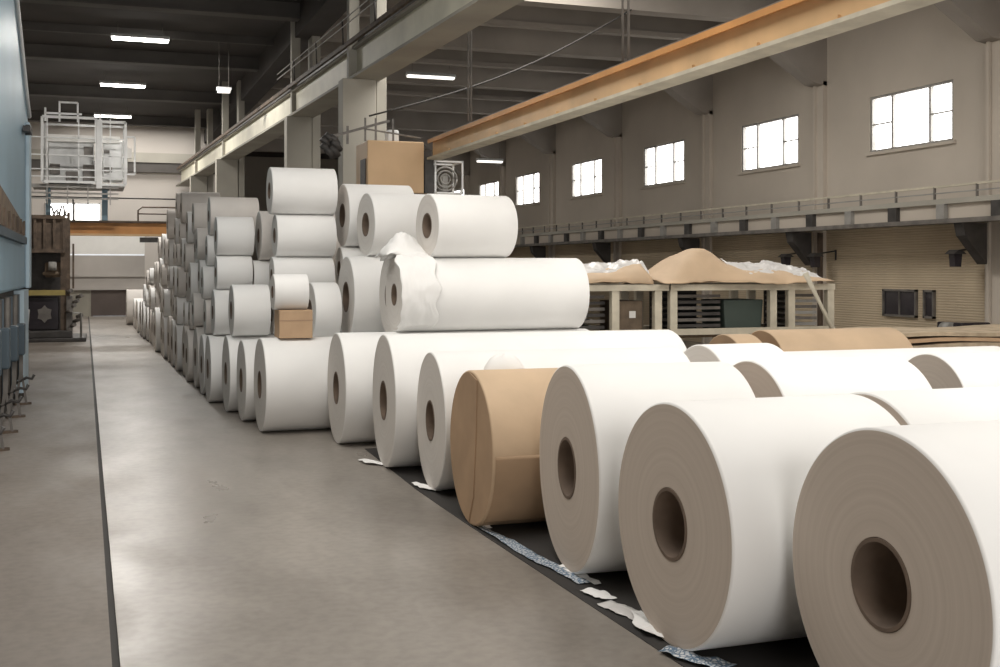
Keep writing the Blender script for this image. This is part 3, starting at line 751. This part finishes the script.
def stand(label, y, s=1.):
    t = thing('machine_stand', label, 'machine stand', (-.93, y, .004), 'pipe stands along the left edge')
    bm = NB(); bar(bm, (-.12, 0, 0.02), (-.05, 0, .55 * s), .035); bar(bm, (.02, 0, .02), (-.05, 0, .55 * s), .03); bar(bm, (-.05, 0, .5 * s), (-.05, 0, 1.25 * s), .05); obj('leg', bm, 'mid_steel', t)
    bm = NB(); bar(bm, (-.14, -.05, .015), (.07, .05, .015), .07, .03); obj('foot', bm, 'rust', t)
    bm = NB(); tube(bm, [(-.12, 0, .3), (.02, .0, .38), (.09, 0, .36), (.12, 0, .42)], .02, 8); obj('lever', bm, 'dark_steel', t)
    bm = NB(); box(bm, -.18, .0, -.14, .14, .8 * s, 1.3 * s); obj('bracket_box', bm, 'blue_dark', t, bevel=.02)
    for k in range(3):
        bm = NB(); tube(bm, [(-.12 + .0 * k, -.28 + k * .28, .35), (-.12, -.28 + k * .28, 1.55)], .035, 8); obj('pipe', bm, ('mid_steel', 'dark_steel', 'blue_dark')[k], t)
for k, (y, w) in enumerate(((11.75, 'nearest to the camera'), (13.1, 'second from camera'), (14.5, 'third from camera'), (16.0, 'fourth from camera'), (17.5, 'fifth from camera'))):
    stand('dark pipe stand with lever and foot at left edge, ' + w, y, 1 - .03 * k)
t = thing('drum_wheel', 'large grey wheel behind the pipe stands at the left edge', 'wheel', (-1.04, 12.42, .95))
bm = NB()
for r in (.33, .24): tube(bm, [(0, r * math.cos(a), r * math.sin(a)) for a in [2 * PI * i / 24 for i in range(25)]], .03, 8)
obj('rim', bm, 'grey_steel', t)
bm = NB()
for a in (0, PI / 3, 2 * PI / 3): bar(bm, (0, .3 * math.cos(a), .3 * math.sin(a)), (0, -.3 * math.cos(a), -.3 * math.sin(a)), .03)
obj('spokes', bm, 'mid_steel', t)

# brown far machine
t = thing('winder_machine', 'dark rusty brown open-framed machine standing at the far left of the aisle', 'machine', (-1.17, 33, .004))
x0, x1 = -.9, .82
for x in (x0 + .1, .38):
    for y in (0, 1.6):
        bm = NB(); box(bm, x - .08, x + .08, y - .08, y + .08, 0, 3.3); obj('post', bm, 'rust', t)
bm = NB(); box(bm, x0, .4, -.05, 1.7, 2.4, 3.32)
for k in range(6): box(bm, x0 + .05 + k * .24, x0 + .12 + k * .24, -.12, -.05, 2.42, 3.3)
box(bm, x0, .42, -.16, -.05, 2.36, 2.46); box(bm, x0, .42, -.14, -.05, 3.26, 3.36)
obj('upper_casing', bm, 'rust', t)
bm = NB(); box(bm, x0 + .1, .4, 1.5, 1.6, .2, 2.4); obj('back_plate', bm, 'dark_steel', t)
bm = NB(); box(bm, x0, .42, -.1, 0, 1.22, 1.36); obj('yellow_crossbar', bm, 'yellow', t)
bm = NB(); box(bm, -.1, .3, .1, .7, 1.7, 2.1); box(bm, -.15, .35, 0, .6, 1.75, 1.85); obj('roller_block', bm, 'wood', t, bevel=.04)
bm = NB(); tube(bm, [(.0, -.05, 2.0), (.2, -.05, 2.0)], .12, 14); obj('spindle', bm, 'grey_steel', t)
bm = NB(); box(bm, -.55, .25, .0, .8, .3, 1.18); obj('cabinet', bm, 'glass_dark', t, bevel=.02)
bm = NB(); prism(bm, [(-.1 + (.2 if i % 2 else .15) * math.cos(i * PI / 6), .72 + (.24 if i % 2 else .17) * math.sin(i * PI / 6)) for i in range(12)], 1, -.012, -.002)
obj('worn_emblem', bm, 'mid_steel', t)
bm = NB(); box(bm, x0, .95, -.6, 1.8, 0, .1); box(bm, x0, .6, -.5, .0, .1, .28); obj('base', bm, 'dark_steel', t, bevel=.02)
bm = NB(); prism(bm, [(-.82, .35), (-.5, .35), (-.46, .85), (-.84, .85)], 1, -.35, -.05); obj('white_tub', bm, 'white_wall', t, bevel=.02)
bm = NB()
for k in range(9):
    x = .45 + .05 * (k % 4) * 1.8; z = .25 + k * .13; tube(bm, [(x, -.2 + .1 * (k % 3), z), (x + .12, -.3, z + .06)], .055, 8)
box(bm, .45, .6, -.2, .3, .1, 1.2)
obj('valve_cluster', bm, 'mid_steel', t)
bm = NB(); bar(bm, (.5, 0, .1), (.5, 0, 3.45), .08); bar(bm, (.62, -.1, 1.4), (.62, -.1, 2.6), .05); obj('side_rail', bm, 'rust', t)
bm = NB(); tube(bm, [(.82, -.4, .1), (.82, -.4, .75), (.6, -.4, .75)], .03, 8); obj('handrail', bm, 'grey_steel', t)
bm = NB()
for k in range(8):
    a = k * 2.4; tube(bm, [(.1 + .05 * k, .2, 3.35), (.1 + .05 * k + .12 * math.cos(a), .2, 3.5 + .1 * math.sin(a) + .05)], .025, 6)
obj('top_fittings', bm, 'mid_steel', t)

# white cage on the orange bridge
t = thing('bridge_girder', 'orange bridge girder across the aisle at the far end', 'girder', (0, 35.6, -.34))
bm = NB(); box(bm, -2.6, 3.7, -.05, .05, 3.3, 3.62); obj('web', bm, 'orange', t)
bm = NB(); box(bm, -2.6, 3.7, -.2, .2, 3.62, 3.68); obj('top_flange', bm, 'rust', t)
bm = NB(); box(bm, -2.6, 3.7, -.18, .18, 3.24, 3.3); obj('bottom_flange', bm, 'orange_pale', t)
bm = NB(); box(bm, 1.25, 2.2, -.15, .15, 3.06, 3.2); obj('junction_box', bm, 'dark_steel', t)
bm = NB(); tube(bm, [(1.2, 0, 3.68), (1.2, 0, 4.0), (1.32, 0, 4.1), (3.5, 0, 4.1)], .025, 8); tube(bm, [(1.2, 0, 3.9), (3.5, 0, 3.9)], .02, 8); obj('handrail', bm, 'rust', t)
bm = NB(); tube(bm, [(-2.5, 0, 4.35), (3.6, 0, 4.35)], .02, 8)
for x in (-1.9, -.6, 3.5): tube(bm, [(x, 0, 3.68), (x, 0, 4.35)], .02, 6)
obj('cable_rail', bm, 'dark_steel', t)
bm = NB(); box(bm, 3.62, 3.9, -.15, 1.1, .34, 3.3) ; obj('end_post', bm, 'column', t)

t = thing('crane_cage', 'white tubular steel cage with pale cabinets standing above the orange bridge', 'crane cabin', (0, 35.0, 0))
def zz(py, d=33.0): return 1.9 + (270 - py) / 1150 * d
def xx(px, y=35.0):
    tt = (px - 500) / 1150; return y * (s_ + tt * c_) / (c_ - tt * s_)
def rect(px0, py0, px1, py1, w, y, nm, m='white_steel'):
    bm = NB(); a, b, c, d = xx(px0), xx(px1), zz(py1), zz(py0)
    for q in (((a, y, c), (b, y, c)), ((a, y, d), (b, y, d)), ((a, y, c), (a, y, d)), ((b, y, c), (b, y, d))): bar(bm, q[0], q[1], w)
    obj(nm, bm, m, t)
rect(43, 121, 96, 184, .07, -.6, 'left_frame'); rect(101, 124, 125, 186, .07, -.6, 'right_frame'); rect(126, 138, 134, 175, .05, -.6, 'side_frame')
rect(43, 121, 125, 184, .06, 1.2, 'rear_frame', 'pale_steel')
bm = NB(); box(bm, xx(96), xx(102), -.65, -.45, zz(190), zz(122)); obj('centre_mast', bm, 'white_steel', t, bevel=.02)
bm = NB()
for py in (141, 158, 172, 179): bar(bm, (xx(31), -.62, zz(py)), (xx(125), -.62, zz(py)), .035)
for px in (48, 79, 110): bar(bm, (xx(px), -.62, zz(121)), (xx(px), -.62, zz(186)), .035)
obj('guard_rails', bm, 'white_steel', t)
bm = NB()
for py in (189, 195, 200): bar(bm, (xx(30), -.6, zz(py)), (xx(118), -.6, zz(py)), .045)
for px in (48, 68, 88, 110): bar(bm, (xx(px), -.6, zz(186)), (xx(px), -.6, zz(206)), .035)
box(bm, xx(32), xx(124), -.5, 1.3, zz(188), zz(186))
obj('platform', bm, 'grey_steel', t)
bm = NB(); box(bm, xx(48), xx(94), .0, 1.0, zz(184), zz(142)); cabL = obj('left_cabinet', bm, 'pale_steel', t, bevel=.03)
bm = NB(); box(bm, xx(103), xx(123), .0, 1.0, zz(180), zz(140)); cabR = obj('right_cabinet', bm, 'white_steel', t, bevel=.03)
for a, b, c, d in ((50, 60, 165, 175), (66, 78, 172, 182), (83, 95, 165, 183), (84, 93, 147, 156), (104, 112, 167, 172), (104, 110, 150, 153)):
    bm = NB(); box(bm, xx(a), xx(b), -.06, 0, zz(d), zz(c)); obj('hatch', bm, 'mid_steel', cabL if a < 100 else cabR)
bm = NB(); box(bm, xx(48), xx(120), -.1, .1, zz(143), zz(136)); obj('light_hood', bm, 'white_wall', t)
bm = NB()
for px, py in ((60, 105), (78, 106), (46, 112), (100, 117)): bar(bm, (xx(px), -.5, zz(125)), (xx(px), -.5, zz(py)), .05)
bar(bm, (xx(46), -.5, zz(117)), (xx(82), -.5, zz(117)), .05); bar(bm, (xx(60), -.5, zz(106)), (xx(78), -.5, zz(106)), .05)
obj('top_posts', bm, 'white_steel', t)
bm = NB(); box(bm, xx(102), xx(108), .5, .7, 3.34, zz(188)); box(bm, xx(45), xx(50), .5, .7, 3.34, zz(188)); obj('mounting_post', bm, 'blue', t)
bm = NB(); box(bm, xx(126), xx(131), -.6, -.4, zz(159), zz(149)); obj('sign_plate', bm, 'white_wall', t)

# ------------------------------------------------------------------ light
area('fill_right_bay', (9.5, 5.0, 7.84), (0, 0, 0), 7, 9, 900)  # added fill lamp, brightens the right bay from overhead
area('fill_left_bay', (.5, 9.0, 7.84), (0, 0, 0), 5, 8, 620)  # added fill lamp over the left bay and the near aisle
area('fill_behind_camera', (3.5, -5.85, 3.0), (math.radians(90), 0, 0), 9, 5, 850, (1, .97, .93))  # added fill lamp behind the camera, stands in for daylight
area('fill_pile', (7.5, 18.8, 7.84), (0, 0, 0), 4, 4, 500)  # added fill lamp that brightens the roll pile
area('fill_aisle_end', (1.5, 48.3, 7.84), (0, 0, 0), 5, 1.6, 170)  # added fill lamp for the far end of the aisle
# added frames dressed around the fill lamps, overhead and behind the viewer
for k, (x, y, sx, sy) in enumerate(((9.5, 5, 7, 9), (.5, 9, 5, 8), (7.5, 18.8, 4, 4), (1.5, 48.3, 5, 1.6))):
    bm = NB()
    for a in (-1, 1):
        box(bm, *sorted((x + a * sx / 2, x + a * (sx / 2 + .1))), y - sy / 2 - .1, y + sy / 2 + .1, 7.78, ZC)
        box(bm, x - sx / 2, x + sx / 2, *sorted((y + a * sy / 2, y + a * (sy / 2 + .1))), 7.78, ZC)
    struct('window_%d' % (20 + k), bm, 'grey_steel')  # added frame round a fill lamp, no real roof window
bm = NB()
for a in (-1.15, 8.0): box(bm, a, a + .15, -6, -5.8, 0, 5.6)
box(bm, -1.15, 8.15, -6, -5.8, 5.5, 5.7); struct('fill_frame', bm, 'grey_steel')  # added frame round the rear fill lamp, no real door
w = bpy.data.worlds.new('world'); C.world = w; w.use_nodes = True
w.node_tree.nodes['Background'].inputs[0].default_value = (.95, .97, 1, 1); w.node_tree.nodes['Background'].inputs[1].default_value = 1.0

# ------------------------------------------------------------------ camera
cam = bpy.data.cameras.new('camera'); co = bpy.data.objects.new('camera', cam); COL.objects.link(co)
cam.sensor_width = 36; cam.lens = 1150 / 1000 * 36; cam.shift_y = -(333.5 - 270) / 1000
co.location = (0, 0, 1.9); co.rotation_euler = (PI / 2, 0, -ps_)
cam.clip_end = 200; C.camera = co
C.view_settings.view_transform = 'Standard'; C.view_settings.look = 'None'; C.view_settings.gamma = 1
C.view_settings.use_curve_mapping = False; C.view_settings.exposure = -0.1
